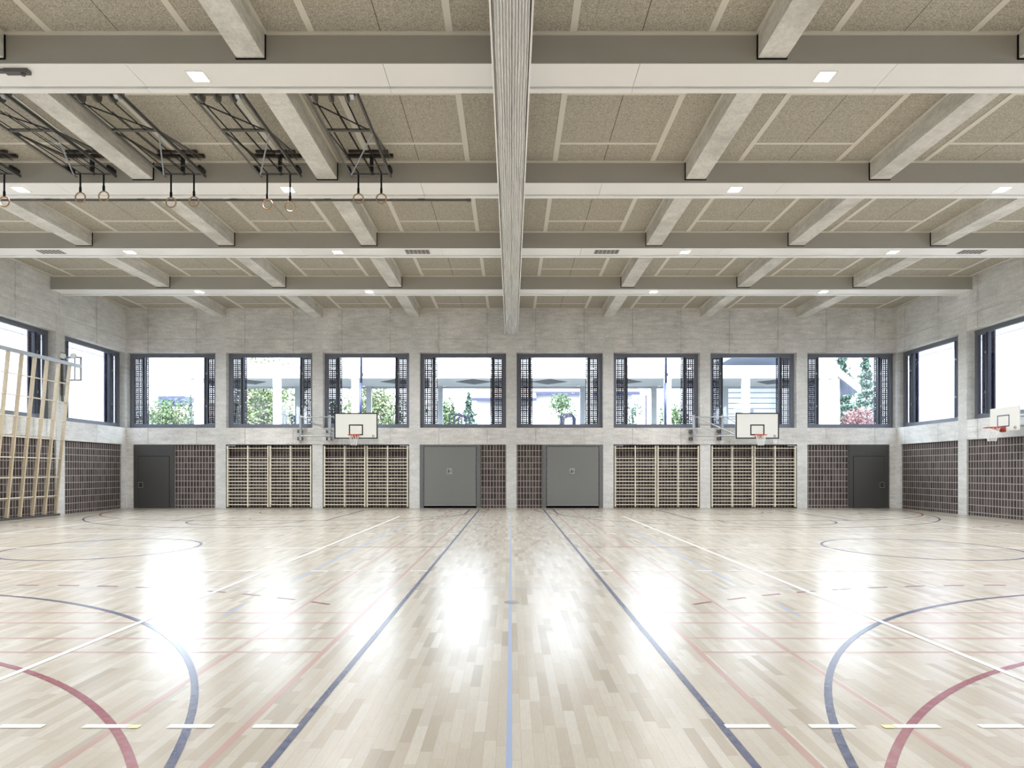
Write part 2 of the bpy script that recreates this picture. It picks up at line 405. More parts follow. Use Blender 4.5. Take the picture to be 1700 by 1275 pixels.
# ------------------------------------------------------------------ floor
fl = MB().box(-XW-.4, XW+.4, YN-.4, YB+.4, -.25, 0).build('floor', M['parquet']); tag(fl, kind='structure')
YC, HL = 12.95, 12.95                   # court centre, half length
def part_line(mb, mat, label):
    o = mb.build('court_line', M[mat], fl); o['label'] = label; return o
for sx, side in ((-1, 'left'), (1, 'right')):
    cx = 8.3*sx
    LB = .0024; wl = .052
    # basketball, blue
    b = MB().rect(cx-7.02, cx-6.97, YC-HL, YC+HL, LB).rect(cx+6.97, cx+7.02, YC-HL, YC+HL, LB)
    b.rect(cx-7.02, cx+7.02, YC-HL-.05, YC-HL, LB).rect(cx-7.02, cx+7.02, YC+HL, YC+HL+.05, LB)
    part_line(b, 'line_blue', 'blue basketball boundary line')
    part_line(MB().arc(cx, YC, 1.775, wl, 0, 2*PI, LB+.0001, 96), 'line_blue', 'blue centre circle')
    for e in (-1, 1):
        yb = YC+e*HL; yr = yb-e*1.575
        al = math.acos(6.6/6.725)
        m = MB()
        if e < 0: m.arc(cx, yr, 6.725, wl, al, PI-al, LB+.0002, 96)
        else: m.arc(cx, yr, 6.725, wl, PI+al, 2*PI-al, LB+.0002, 96)
        ye = yr - e*6.725*math.sin(al)
        for s2 in (-1, 1): m.rect(cx+s2*6.6-.026, cx+s2*6.6+.026, min(yb, ye), max(yb, ye), LB+.0002)
        part_line(m, 'line_blue', 'blue three-point line')
        m = MB()
        yf = yb-e*5.8
        for s2 in (-1, 1): m.rect(cx+s2*2.425-.025, cx+s2*2.425+.025, min(yb, yf), max(yb, yf), LB+.0003)
        m.rect(cx-2.45, cx+2.45, yf-.025, yf+.025, LB+.0003)
        m.arc(cx, yf, 1.775, wl, 0 if e < 0 else PI, PI if e < 0 else 2*PI, LB+.0004, 60)
        m.arc(cx, yr, 1.25, .04, 0 if e < 0 else PI, PI if e < 0 else 2*PI, LB+.0004, 48)
        part_line(m, 'line_blue', 'blue free-throw lane and semicircle')
        # handball goal area, red
        yg = YC+e*12.93; r = 5.74
        m = MB(); q = 0 if e < 0 else -PI/2; Z = .0016
        m.arc(cx+1.63, yg, r, wl, q, q+PI/2, Z, 60)
        q = PI/2 if e < 0 else PI
        m.arc(cx-1.63, yg, r, wl, q, q+PI/2, Z, 60)
        m.rect(cx-1.63, cx+1.63, yg-e*r-.026, yg-e*r+.026, Z)
        part_line(m, 'line_red', 'red goal area line')
        m = MB(); r = 8.74; stp = .575/r; k = 0
        while k*stp < .53:
            t = PI/2-k*stp
            for s2 in (-1, 1):
                a = t if s2 > 0 else PI-t
                a0, a1 = a-.15/r, a+.15/r
                if e > 0: a0, a1 = -a0, -a1
                m.arc(cx+s2*1.63, yg, r, .05, min(a0, a1), max(a0, a1), Z, 4)
            k += 1
        part_line(m, 'line_red', 'red dashed free-throw line')
    # volleyball, white, with dashed extensions
    WZ = .0032
    m = MB()
    for s2 in (-1, 1): m.rect(cx+s2*4.43-.027, cx+s2*4.43+.027, YC-9.03, YC+9.03, WZ)
    for yy in (YC-9.03, YC-2.95, YC, YC+2.95, YC+9.03): m.rect(cx-4.4, cx+4.4, yy-.025, yy+.025, WZ+.0001)
    part_line(m, 'line_white', 'white volleyball court line')
    m = MB()
    for yy in (YC-9.03, YC-2.95, YC+2.95):
        for k in range(5):
            x0 = 1.32+k*.523
            m.rect(min(sx*x0, sx*(x0+.275)), max(sx*x0, sx*(x0+.275)), yy-.027, yy+.027, WZ+.0003)
    part_line(m, 'line_white', 'white dashed line')
    part_line(MB().rect(min(sx*2.29, sx*2.36), max(sx*2.29, sx*2.36), YC-9.06, YC-9.01, WZ+.0005), 'line_yellow', 'yellow mark beside white dash')
    # faded red long lines and cross lines
    m = MB().rect(sx*1.64-.025, sx*1.64+.025, YN+.3, YB-1.5, .0008).rect(sx*2.43-.022, sx*2.43+.022, YN+.3, YB-1.2, .0008)
    part_line(m, 'line_red_faint', 'faded red lengthwise line')
    m = MB()
    for yy in (5.53, 5.99, 6.59, 7.06): m.rect(min(sx*1.66, sx*14.6), max(sx*1.66, sx*14.6), yy-.022, yy+.022, .0010)
    part_line(m, 'line_red_faint', 'faded red crosswise line')
    m = MB().rect(min(sx*1.3, sx*3.85), max(sx*1.3, sx*3.85), 13.12, 13.17, .0012)
    part_line(m, 'line_red', 'dark red halfway dash')
    m = MB().rect(sx*3.14-.02, sx*3.14+.02, 9.0, 19.4, .0005).rect(sx*3.14-.02, sx*3.14+.02, 6.9, 7.4, .0005).rect(sx*9.24-.02, sx*9.24+.02, 8.6, 17.4, .0005)
    m.rect(min(sx*.05, sx*15), max(sx*.05, sx*15), 8.55, 8.60, .0005)
    part_line(m, 'line_light', 'light blue badminton line')
part_line(MB().rect(-.03, .004, YN+.2, YB-1, .0007), 'line_light', 'light blue line under the curtain')
soc = MB(); soc.v += [(0,0,.003)]; 
soc = MB().cyl((0,7.62,.0005), (0,7.62,.004), .088, 28).build('floor_socket', M['steel'], fl); soc['label'] = 'round metal socket cover'

# ------------------------------------------------------------------ ceiling
ce = MB().box(-XW-.4, XW+.4, YN-.4, YB+.4, ZC, ZC+.35).build('ceiling', M['woodwool']); tag(ce, kind='structure')
m = MB()
for k in range(-4, 4):
    xc = 4.1*k+2.05
    for j, yb in enumerate([YB+.05]+BEAM_Y):
        y0 = (BEAM_Y+[YN])[j]+.75; y1 = yb
        if j == 6: y0 = YN
        for s2 in (-1, 1): m.box(xc+s2*1.08-.055, xc+s2*1.08+.055, y0, y1, ZC-.012, ZC+.01)
        if y1-y0 > 2:
            m.box(xc-1.03, xc+1.03, y1-.86, y1-.78, ZC-.0115, ZC+.01)
            m.box(xc-1.03, xc+1.03, y0+.78, y0+.86, ZC-.0115, ZC+.01)
        m.box(xc-1.85, xc+1.85, y1-.07, y1, ZC-.02, ZC+.01)
        m.box(xc-1.85, xc+1.85, y0, y0+.07, ZC-.02, ZC+.01)
        for s2 in (-1, 1): m.box(xc+s2*1.83-.05, xc+s2*1.83+.05, y0, y1, ZC-.019, ZC+.01)
m.build('ceiling_strip', M['strip'], ce)

ordn = ['nearest the window wall', 'second from the window wall', 'third from the window wall', 'fourth from the window wall', 'fifth from the window wall, unseen', 'sixth from the window wall, unseen']
for i, y in enumerate(BEAM_Y):
    core = MB().box(-XW, XW, y+.02, y+BW+.11, ZB+.02, ZC-.001).build('trim_%d' % (i+1), M['dark_gap'])
    tag(core, kind='structure')
    f = MB(); u = MB(); l = MB()
    js = [-XW, -10.2, -6.1, -2.03, 2.03, 6.1, 10.2, XW]
    for a, b in zip(js[:-1], js[1:]):
        a2, b2 = a+(.004 if a > -16 else 0), b-(.004 if b < 16 else 0)
        u.box(a2, b2, y+.012, y+BW-.008, ZB, ZB+.02)
        l.box(a2, b2, y+BW+.012, y+BW+.13, ZB-.03, ZB+.10)
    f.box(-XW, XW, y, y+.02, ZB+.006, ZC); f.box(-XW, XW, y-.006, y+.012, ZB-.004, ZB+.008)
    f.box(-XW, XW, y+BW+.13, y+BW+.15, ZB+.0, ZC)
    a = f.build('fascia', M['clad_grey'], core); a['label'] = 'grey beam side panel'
    a = u.build('soffit_panel', M['clad_white'], core); a['label'] = 'white beam underside panel'
    a = l.build('lip_panel', M['clad_white'], core); a['label'] = 'white projecting edge strip'

# concrete beams running towards the window wall, one bay piece after another
nt = len(BEAM_Y)
for k, xk in enumerate([-12.3, -8.2, -4.1, 0, 4.1, 8.2, 12.3]):
    m = MB(); g = MB()
    edges = [YN]+sorted(BEAM_Y)+[YB+.1]
    for j in range(len(edges)-1):
        y0 = edges[j]+(.77 if j > 0 else 0); y1 = edges[j+1]
        m.box(xk-.22, xk+.22, y0, y1-.002, ZB+.07, ZC)
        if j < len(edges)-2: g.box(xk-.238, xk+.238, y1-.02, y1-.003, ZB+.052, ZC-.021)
    nt += 1
    o = m.build('trim_%d' % nt, M['concrete_beam']); tag(o, kind='structure')
    g.build('painted_shadow_strip', M['dark_gap'], o)  # black strips standing in for the shadow line where the beams meet

# ------------------------------------------------------------------ walls
def wall(name, mat, origin, rz, u0, u1, piers, lower, open_low=0.):
    """piers: pier centres along u; local x along the wall, local y outwards"""
    root = MB()
    T = REC+.09
    root.box(u0, u1, 0, T, HEAD, ZC+.3)
    root.box(u0, u1, 0, T, LOW, SILL)
    root.box(u0, u1, .39, T+.03, 0, LOW)
    ends = sorted(piers)
    for p in piers:
        root.box(p-.225, p+.225, 0, T, SILL, HEAD); root.box(p-.225, p+.225, 0, .36, 0, LOW)
    # corner piers (below the sill only, the windows run into the corners)
    root.box(u0, u0+.30 if u0 < piers[0] else u0, 0, .36, 0, LOW); root.box(u1-.30, u1, 0, .36, 0, LOW)
    o = root.build(name, mat); o.location = origin; o.rotation_euler = (0, 0, rz); tag(o, kind='structure')
    m = MB()
    for p in piers: m.box(p-.22, p+.22, -.008, .01, 0, 7.2)
    q = m.build('pilaster_face', M['pilaster'], o)
    return o
wb = wall('wall_back', M['concrete'], (0, YB, 0), 0, -XW, XW, [4.1*k for k in range(-3, 4)], None)
SP = [22.94-4.1*k for k in range(6)]
wl_ = wall('wall_left', M['concrete_side'], (-XW, 0, 0), PI/2, YN, YB, sorted(SP), None)
wr_ = wall('wall_right', M['concrete_side'], (XW, 0, 0), -PI/2, -YB, -YN, sorted([-s for s in SP]), None)
wn_ = MB().box(-XW-.4, XW+.4, -.4, 0, 0, ZC+.3).build('wall_near', M['concrete']); wn_.location = (0, YN, 0); tag(wn_, kind='structure')
# outer corner posts closing the angles
m = MB()
for sx in (-1, 1):
    m.box(min(sx*XW, sx*(XW+.4)), max(sx*XW, sx*(XW+.4)), 0, .4, 0, SILL)
    m.box(min(sx*(XW+.001), sx*(XW+.4)), max(sx*(XW+.001), sx*(XW+.4)), .001, .4, SILL, ZC+.3)
o = m.build('corner_post', M['concrete_side'], wb)

# brick infill panels (one per bay), local coordinates of the wall
def infill(w_, a, b, d):
    q = MB().box(a, b, d, .392, 0, LOW).build('brick_infill', M['brick'], w_); return q
for k in range(-4, 4):
    a, b = 4.1*k+.225, 4.1*k+3.875
    if k == -4: a = -XW+.3
    if k == 3: b = XW-.3
    bars = k in (-3, -2, 1, 2)
    infill(wb, a, b, .30 if bars else .06)
ss = sorted(SP)
for w_, sg in ((wl_, 1), (wr_, -1)):
    e = [YN+.075]+ss+[YB-.075]
    for a, b in zip(e[:-1], e[1:]):
        p, q = sorted((sg*(a+.225), sg*(b-.225))); infill(w_, p, q, .06)

# ------------------------------------------------------------------ windows
def lattice(mb, a, b, z0, z1, y0, y1):
    # bricks .163 x .245 with 2 x 3 holes
    x = a
    k = 0; step = .0815
    n = int(round((b-a)/step)); step = (b-a)/n
    for i in range(n+1):
        wd = .056 if i % 2 == 0 else .038
        xx = a+i*step; mb.box(max(a-.01, xx-wd/2), min(b+.012, xx+wd/2), y0, y1, z0, z1)
    nz = int(round((z1-z0)/.0817)); sz = (z1-z0)/nz
    for i in range(nz+1):
        wd = .056 if i % 3 == 0 else .038
        zz = z0+i*sz; mb.box(a-.01, b+.012, y0+.002, y1-.002, max(z0, zz-wd/2), min(z1, zz+wd/2))
win_proto = {}
def window(idx, w_, a, b):
    W = b-a; key = round(W, 3)
    r = thing('window_%d' % idx, None, None, (0,0,0), 0, None, 'structure')
    r.parent = None
    mat = w_.matrix_basis if False else Matrix.Translation(w_.location) @ Matrix.Rotation(w_.rotation_euler.z, 4, 'Z')
    p = mat @ Vector((a, 0, SILL)); r.location = p; r.rotation_euler = (0, 0, w_.rotation_euler.z)
    H = HEAD-SILL
    if key in win_proto:
        for ch in win_proto[key].children: copy_tree(ch, r)
        return r
    win_proto[key] = r
    y0, y1 = REC, REC+.08
    f = MB()
    f.box(0, .14, y0-.03, y1, 0, H); f.box(W-.14, W, y0-.03, y1, 0, H)
    f.box(.14, W-.14, y0-.03, y1, H-.16, H); f.box(.14, W-.14, y0-.03, y1, 0, .17)
    f.box(0, W, y0-.045, y1, H-.04, H)
    f.build('window_frame', M['frame'], r)
    for x0, hx in ((.14, .515), (W-.14-.38, W-.515)):
        s = MB()
        s.box(x0, x0+.03, y0-.01, y1-.01, .17, H-.16); s.box(x0+.35, x0+.38, y0-.01, y1-.01, .17, H-.16)
        s.box(x0, x0+.38, y0-.01, y1-.01, .17, .20); s.box(x0, x0+.38, y0-.01, y1-.01, H-.19, H-.16)
        cs = s.build('casement', M['frame'], r)
        MB().box(x0+.03, x0+.35, y0+.03, y0+.036, .2, H-.19).build('side_pane', M['glass'], cs)
        for z in (.9, 2.3): MB().box(hx-.012, hx+.012, y0-.05, y0-.01, z, z+.07).build('hinge', M['steel'], cs)
    for x0 in (.52, W-.52-.10): MB().box(x0, x0+.10, y0-.02, y1+.01, .17, H-.16).build('mullion', M['frame_seal'], r)
    g = MB().box(.62, W-.62, y0+.03, y0+.036, .17, H-.16).build('pane', M['glass'], r)
    for x0 in (.10, W-.10-.57):
        l = MB(); lattice(l, x0, x0+.57, .02, H-.02, .47, .51); l.build('lattice_screen', M['lattice'], r)
    return r
wi = 0
for k in range(-4, 4):
    a, b = 4.1*k+.225, 4.1*k+3.875
    if k == -4: a = -XW
    if k == 3: b = XW
    wi += 1; window(wi, wb, a, b)
for w_, sg in ((wl_, 1), (wr_, -1)):
    for a, b in ((SP[0]+.225, YB), (SP[1]+.225, SP[0]-.225)):
        p, q = sorted((sg*a, sg*b)); wi += 1; window(wi, w_, p, q)

# ------------------------------------------------------------------ doors
def big_door(n, x0, x1, lx):
    r = thing('door_%d' % n, None, None, (x0, YB, 0), 0, None, 'structure')
    W = x1-x0; H = LOW-.002
    MB().box(0, .165, -.02, .07, 0, H).box(W-.165, W, -.02, .07, 0, H).box(.165, W-.165, -.02, .07, H-.07, H).build('door_frame', M['door_frame'], r)
    MB().box(.165, W-.165, .03, .058, 0, .1).build('floor_gap', M['dark_gap'], r)
    lf = MB().box(.185, W-.185, -.005, .03, .13, H-.09).build('door_leaf', M['door'], r, bevel=.004)
    MB().box(.185, W-.185, -.015, .025, .10, .13).build('bottom_rail', M['galv'], lf)
    c = lx-x0
    MB().box(c-.11, c+.11, -.013, 0, 1.44, 1.68).build('handle_plate', M['steel'], lf)
    MB().box(c-.065, c-.035, -.03, -.012, 1.47, 1.65).ring((c+.025, -.022, 1.56), .042, .010, 'y', 20, 6).build('handle', M['black'], lf)
    return r
big_door(1, -3.875, -1.31, -2.62); big_door(2, 1.31, 3.875, 2.58)
def small_door(n, sx):
    r = thing('door_%d' % n, None, None, (sx*15.12, YB, 0), 0, None, 'structure')
    h = .85
    MB().box(-h, h, .0, .07, 0, LOW-.002).build('door_frame', M['door_dark'], r)
    MB().box(-h+.01, h-.01, -.006, .01, 2.24, LOW-.01).build('transom_panel', M['door_dark'], r)
    MB().box(-.66, .66, -.004, .01, 0, 2.2).build('leaf_gap', M['dark_gap'], r)
    lf = MB().box(-.645, .645, -.022, .01, .01, 2.185).build('door_leaf', M['door_dark'], r, bevel=.004)
    c = -.55 if sx < 0 else .55
    MB().box(c-.1, c+.1, -.03, -.02, .86, 1.1).build('handle_plate', M['steel'], lf)
    MB().box(c-.065, c+.065, -.034, -.028, .9, 1.06).build('handle_recess', M['black'], lf)
    MB().tube([(c-.05, -.05, .98), (c+.05, -.05, .98)], .012).build('handle', M['steel'], lf)
    return r
small_door(3, -1); small_door(4, 1)

# ------------------------------------------------------------------ wall bars
def make_bars():
    r = thing('wall_bars', 'x', 'wall bars', (0,0,0), 0, 'wooden wall bars in the four recesses')
    for i, (x, wd) in enumerate(((-.855, .05), (0, .045), (.855, .05))):
        MB().box(x-wd/2, x+wd/2, -.03, .09, .05, 2.63).build('post', M['wood'], r)
    zs = [.15+.139*i for i in range(15)]+[2.53]
    for z in zs:
        MB().box(-.87, .87, -.022, .022, z-.016, z+.016).build('rung', M['wood'], r, bevel=.008)
    for x in (-.855, .855):
        for z in (.35, 2.45): MB().box(x-.015, x+.015, .09, .245, z, z+.05).build('wall_bracket', M['black'], r)
    return r
bp = make_bars()
names = {-10.25: ('far left recess', 'beside the grey door with brick panel'), -6.15: ('recess under the left basketball board', ''), 6.15: ('recess right of the right grey equipment door', ''), 10.25: ('recess under the right basketball board', '')}
first = True
for xc, (nm, _) in names.items():
    for s2, hv in ((-1, 'left'), (1, 'right')):
        r = bp if first else copy_tree(bp); first = False
        r.location = (xc+s2*.905, YB+.01, 0)
        r['label'] = 'pale wooden wall bars, %s unit in the %s' % (hv, nm)
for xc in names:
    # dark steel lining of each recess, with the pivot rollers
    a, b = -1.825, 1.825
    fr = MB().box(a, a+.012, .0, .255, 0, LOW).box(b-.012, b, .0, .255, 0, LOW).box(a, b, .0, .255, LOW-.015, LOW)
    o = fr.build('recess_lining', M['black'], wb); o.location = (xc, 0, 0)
    s = MB(); e = a+.05 if xc in (-10.25, 6.15) else b-.05
    s.cyl((e, .0, 2.57), (e, .05, 2.57), .055, 16); s.cyl((e, .0, .28), (e, .04, .28), .03, 12)
    s.box(min(e, e+(.35 if e < 0 else -.35)), max(e, e+(.35 if e < 0 else -.35)), .0, .02, 2.62, 2.65)
    o = s.build('pivot_roller', M['galv'], wb); o.location = (xc, 0, 0); o['label'] = 'galvanised pivot roller'

# ------------------------------------------------------------------ basketball boards
def net(mb, c, R0, R1, L, n=12):
    cx_, cy_, z0 = c
    for s2 in (-1, 1):
        for i in range(n):
            pts = []
            for j in range(6):
                t = j/5; a = 2*PI*(i+s2*t*1.5)/n; R = R0+(R1-R0)*(t**.7)
                pts.append((cx_+R*math.cos(a), cy_+R*math.sin(a), z0-L*t))
            mb.tube(pts, .006, 4)
def hoop_set(r, x, z, gap, board_y):
    # rim centre in front of the board (towards -y)
    cy_ = board_y-gap-.225
    rim = MB().ring((x, cy_, z), .23, .014, 'z', 36, 8).build('rim', M['red'], r, smooth=True)
    m = MB().box(x-.10, x+.10, board_y-.02, board_y, z-.15, z+.02)
    m.box(x-.09, x+.09, board_y-gap-.02, board_y, z-.022, z+.004)
    for s2 in (-1, 1):
        m.hexa([(x+s2*.09-.006, board_y, z-.15), (x+s2*.09+.006, board_y, z-.15), (x+s2*.09+.006, board_y, z-.149), (x+s2*.09-.006, board_y, z-.149)],
               [(x+s2*.09-.006, board_y-gap-.1, z-.02), (x+s2*.09+.006, board_y-gap-.1, z-.02), (x+s2*.09+.006, board_y, z), (x+s2*.09-.006, board_y, z)])
        m.bar((x+s2*.1, board_y, z-.12), (x+s2*.19, cy_+.12, z-.01), .02, .02)
    m.build('rim_bracket', M['red'], rim)
    n = MB(); net(n, (x, cy_, z-.015), .215, .11, .42); n.build('net', M['net'], rim)
def frame_rect(x0, x1, z0, z1, t, y0, y1):
    return MB().box(x0, x1, y0, y1, z0, z0+t).box(x0, x1, y0, y1, z1-t, z1).box(x0, x0+t, y0, y1, z0+t, z1-t).box(x1-t, x1, y0, y1, z0+t, z1-t)
def board_logo(r, x, z, y):
    m = MB().ring((x, y, z), .045, .007, 'y', 20, 4).box(x-.05, x+.02, y-.004, y+.004, z-.008, z+.008)
    o = m.build('board_emblem', M['black'], r); o['label'] = 'small round black emblem'
def big_basket(px, pa, pb, bx, label):
    r = thing('basketball_hoop', label, 'basketball hoop', (px, YB-.02, 0), 0, 'basketball hoops on the window wall')
    by = -.51; c = bx-px; t = .03
    bd = MB().box(c-.9, c+.9, by, by+t, 2.905, 3.985).build('backboard', M['white_board'], r)
    frame_rect(c-.9, c+.9, 2.905, 3.985, .05, by-.003, by+.001).build('board_border', M['black'], bd)
    frame_rect(c-.295, c+.295, 3.05, 3.50, .05, by-.004, by+.001).build('target_square', M['black'], bd)
    board_logo(bd, c+.72, 3.02, by-.003)
    hoop_set(r, c, 3.05, .15, by)
    # hinged arm frame: two upright posts each side of the pilaster, tubes to the board
    for x in (pa, pb):
        up = MB().box(x-.045, x+.045, -.26, -.17, 2.86, 3.92).build('upright', M['galv'], r)
        for z in (2.86, 3.17): MB().box(x-.16, x+.04, -.169, 0, z, z+.14).build('wall_bracket', M['dark_steel'], up)
    for z in (3.83, 3.04):
        MB().tube([(pa, -.25, z), (pb, -.28, z), (c-.8, -.42, z), (c-.3, -.45, z)], .024).build('arm', M['galv'], r)
    MB().tube([(pa+.15, -.26, 3.80), (c-.88, -.42, 3.08)], .018).build('brace', M['galv'], r)
    MB().tube([(pb+.2, -.27, 3.8), (c-.75, -.43, 3.5)], .018).build('brace', M['galv'], r)
    m = MB()
    m.bar((c-.5, -.46, 2.98), (c-.5, -.46, 3.9), .05, .04).bar((c+.5, -.46, 2.98), (c+.5, -.46, 3.9), .05, .04)
    m.tube([(c-.5, -.45, 3.5), (c+.5, -.45, 3.5)], .02)
    m.build('board_carrier', M['galv'], r)
    return r
big_basket(-8.2, -.64, .57, -6.445, 'full-size basketball board left of the curtain, on grey wall arms under the third window')
big_basket(8.2, -.55, .64, 10.20, 'full-size basketball board right of the curtain, on grey wall arms under the seventh window')
r = thing('basketball_hoop', 'small practice basketball board with orange rim on the right side wall', 'basketball hoop', (15.72, 20.25, 0), -PI/2, None)
bd = MB().box(-.6, .6, 0, .03, 2.85, 3.60).build('backboard', M['white_board'], r)
frame_rect(-.295, .21, 2.98, 3.36, .035, -.003, .001).build('target_square', M['line_blue'], bd)
board_logo(bd, .44, 2.93, -.003)
hoop_set(r, -.03, 2.96, .14, 0)
for q in (-.3, .3): MB().bar((q, .05, 2.9), (q, .05, 3.55), .05, .04).tube([(q, .05, 3.3), (q, .565, 3.3)], .025).tube([(q, .05, 3.0), (q, .565, 3.0)], .025).build('wall_arm', M['galv'], r)

# ------------------------------------------------------------------ climbing frame on the left wall
r = thing('climbing_frame', 'tall leaning climbing frame of pale wooden ladder poles and rungs against the left wall', 'climbing frame', (-16.05, 20.5, 0))
Y0 = 20.5
def lean(z): return .5*(z-.08)/5.22
for i in range(8):
    y = 22.35-.545*i-Y0
    MB().bar((lean(.08), y, .08), (lean(5.28), y, 5.28), .055, .11, (1,0,0)).build('pole', M['wood_tan'], r, bevel=.006)
for j in range(7):
    z = .70+.655*j
    MB().tube([(lean(z), 22.42-Y0, z), (lean(z), 18.45-Y0, z)], .019, 8).build('rung', M['wood'], r, smooth=True)
MB().box(lean(5.33)-.04, lean(5.33)+.04, 18.3-Y0, 22.9-Y0, 5.28, 5.40).build('top_rail', M['galv'], r)
MB().box(-.05, .06, 18.3-Y0, 22.5-Y0, .0, .07).build('floor_rail', M['dark_steel'], r)
r = thing('frame_bracket', 'grey tube bracket with two white pulleys on the left wall, carrying the climbing frame rail', 'bracket', (-16.3, 22.98, 0))
MB().tube([(0, 0, 5.68), (.72, 0, 5.68), (.72, 0, 4.86), (0.0, 0, 4.86)], .042, 8).tube([(.5, 0, 5.68), (.5, 0, 4.86)], .022, 8).build('bracket_arm', M['galv'], r)
MB().box(.03, .12, -.05, .05, 4.3, 5.85).build('mounting_plate', M['dark_steel'], r)
for x in (.12, .5):
    MB().cyl((x, -.12, 5.72), (x, -.04, 5.72), .10, 20).build('pulley', M['white_plastic'], r, bevel=.01)
MB().tube([(.1, -.06, 5.65), (.1, -.06, 4.35)], .008, 6).box(.07, .13, -.09, -.03, 4.05, 4.3).build('pull_rope', M['dark_steel'], r)

# ------------------------------------------------------------------ dividing curtain
cr = thing('divider_curtain', 'raised white dividing curtain folded in a long bundle under the middle of the ceiling', 'curtain', (0, 0, 7.3))
nx, ny = 110, 260
v = []; f = []
ya, yb2 = YN+.1, 26.62
for j in range(ny+1):
    t = j/ny; y = ya+(yb2-ya)*t
    wob = .25+1.6*max(0, (y-9)/18)
    for i in range(nx+1):
        s_ = i/nx*2-1
        x = s_*.245
        ph = wob*(math.sin(y*1.3+s_*4)+.7*math.sin(y*3.1-s_*7)+.5*math.sin(y*6.7+s_*11))
        z = .035+.032*math.sin(s_*.245*2*PI/.040+ph)+.007*math.sin(s_*.245*2*PI/.017+ph*1.7)
        z += .11*abs(s_)**4 + .012*math.sin(y*.9)*(y > 10)
        if abs(s_) < .02: z += .03
        e = max(0, (y-26.1)/.52); z += .05*e**2*0
        v.append((x*(1+.02*math.sin(y*2.3)), y, z))
for j in range(ny):
    for i in range(nx):
        a = j*(nx+1)+i; f.append((a, a+nx+1, a+nx+2, a+1))
mb = MB(); mb.v = v; mb.f = f
# sides, top and end so the bundle is a closed body
n0 = len(mb.v)
for j in (0, ny):
    mb.v += [(-.245, ya if j == 0 else yb2, .66), (.245, ya if j == 0 else yb2, .66)]
L0 = [j*(nx+1) for j in range(ny+1)]; R0 = [j*(nx+1)+nx for j in range(ny+1)]
mb.f.append(tuple([n0]+[n0+2]+list(reversed(L0)))); mb.f.append(tuple([n0+3, n0+1]+R0))
mb.f.append(tuple([n0+1, n0]+list(range(0, nx+1)))); mb.f.append(tuple([n0+2, n0+3]+list(reversed(range(ny*(nx+1), (ny+1)*(nx+1))))))
mb.f.append((n0, n0+1, n0+3, n0+2))
mb.build('curtain_bundle', M['curtain'], cr)
for s2 in (-1, 1):
    MB().box(min(s2*.254, s2*.28), max(s2*.254, s2*.28), ya, YB-.03, .06, .665).build('side_board', M['clad_white'], cr)
MB().box(-.254, .254, ya, YB-.03, .661, .668).build('top_plate', M['clad_white'], cr)

# ------------------------------------------------------------------ ring rigs
def rig(xc, rings, lab, only_right=False):
    r = thing('ring_rig', lab[0], 'ring rig', (xc, 13.9, 8.06), 0, 'folded steel ring rigs under the ceiling')
    for s2 in (-1, 1):
        # angle profile
        MB().box(s2*.43-.022, s2*.43+.022, -3.4, .12, -.006, .004).box(s2*.43+s2*.018-.004, s2*.43+s2*.018+.004, -3.4, .12, -.006, .05).build('side_rail', M['dark_steel'], r)
    MB().tube([(-.43, -1.78, .02), (.43, -1.78, .02)], .032, 10).build('cross_tube', M['dark_steel'], r)
    MB().box(-.43, .43, -.03, .01, -.012, .022).build('end_bar', M['dark_steel'], r)
    MB().tube([(-.43, -.35, .03), (.43, -.35, .03)], .010, 6).build('tie_rod', M['dark_steel'], r)
    MB().tube([(-.43, -2.7, .02), (.43, -1.72, .02)], .013, 6).build('dark_brace', M['black'], r)
    MB().tube([(.43, -1.72, -.01), (-.41, -.02, -.01)], .016, 6).build('brace', M['galv'], r)
    # winding shaft with drums
    MB().cyl((-.5, -2.82, .10), (.42, -2.82, .10), .035, 12).build('shaft', M['dark_steel'], r)
    for x in (-.34, -.06, .22):
        MB().cyl((x-.02, -2.82, .10), (x+.02, -2.82, .10), .14, 24).build('drum', M['dark_steel'], r)
    MB().cyl((.28, -2.82, .1), (.35, -2.82, .1), .09, 9).build('ratchet', M['steel'], r)
    for x0, x1 in ((-.34, -.25), (-.06, .06), (.2, .25)):
        MB().bar((x0, -2.75, .0), (x1, -.02, .02), .028, .004).build('strap', M['strap'], r)
    MB().bar((-.1, -2.3, .08), (.0, -.1, .1), .02, .004).build('strap', M['strap'], r)
    # swing struts and ceiling bar
    for s2 in (-1, 1):
        MB().tube([(s2*.43, -1.74, .03), (s2*.455, -.12, .33)], .020, 8).tube([(s2*.41, -1.55, .05), (s2*.43, -.1, .27)], .012, 6).build('swing_strut', M['dark_steel'], r)
        MB().box(s2*.45-.03, s2*.45+.03, -.2, .05, .05, .12).cyl((s2*.45-.04, -.08, .09), (s2*.45+.04, -.08, .09), .035, 10).build('pivot', M['black'], r)
    MB().box(-.5, .52, -.13, -.06, .33, .395).box(-.40, .44, -.30, -.24, .35, .395).build('ceiling_bar', M['rig_brown'], r)
    MB().box(.02, .09, -.14, -.08, .02, .33).tube([(.03, -.05, -.03), (.12, -.05, .0)], .012, 6).build('stop_hook', M['black'], r)
    for i, (dx, yp) in enumerate(rings):
        Zc = 1.58+(781.5-yp)*13.86/1054
        top = Zc+.11
        q = thing('gymnastic_ring', lab[1+i], 'gymnastic ring', (xc+dx, 13.86, top), 0, 'wooden gymnastic rings')
        MB().ring((0, 0, -.11), .108, .0145, 'y', 36, 10).build('ring', M['ring_wood'], q, smooth=True)
        MB().box(-.018, .018, -.004, .004, 0, 8.046-top).box(-.024, .024, -.009, .009, -.01, .12).build('strap', M['strap'], q)
    return r
cols = ['nearest the curtain', 'second from the curtain', 'third from the curtain', 'fourth from the curtain', 'outermost']
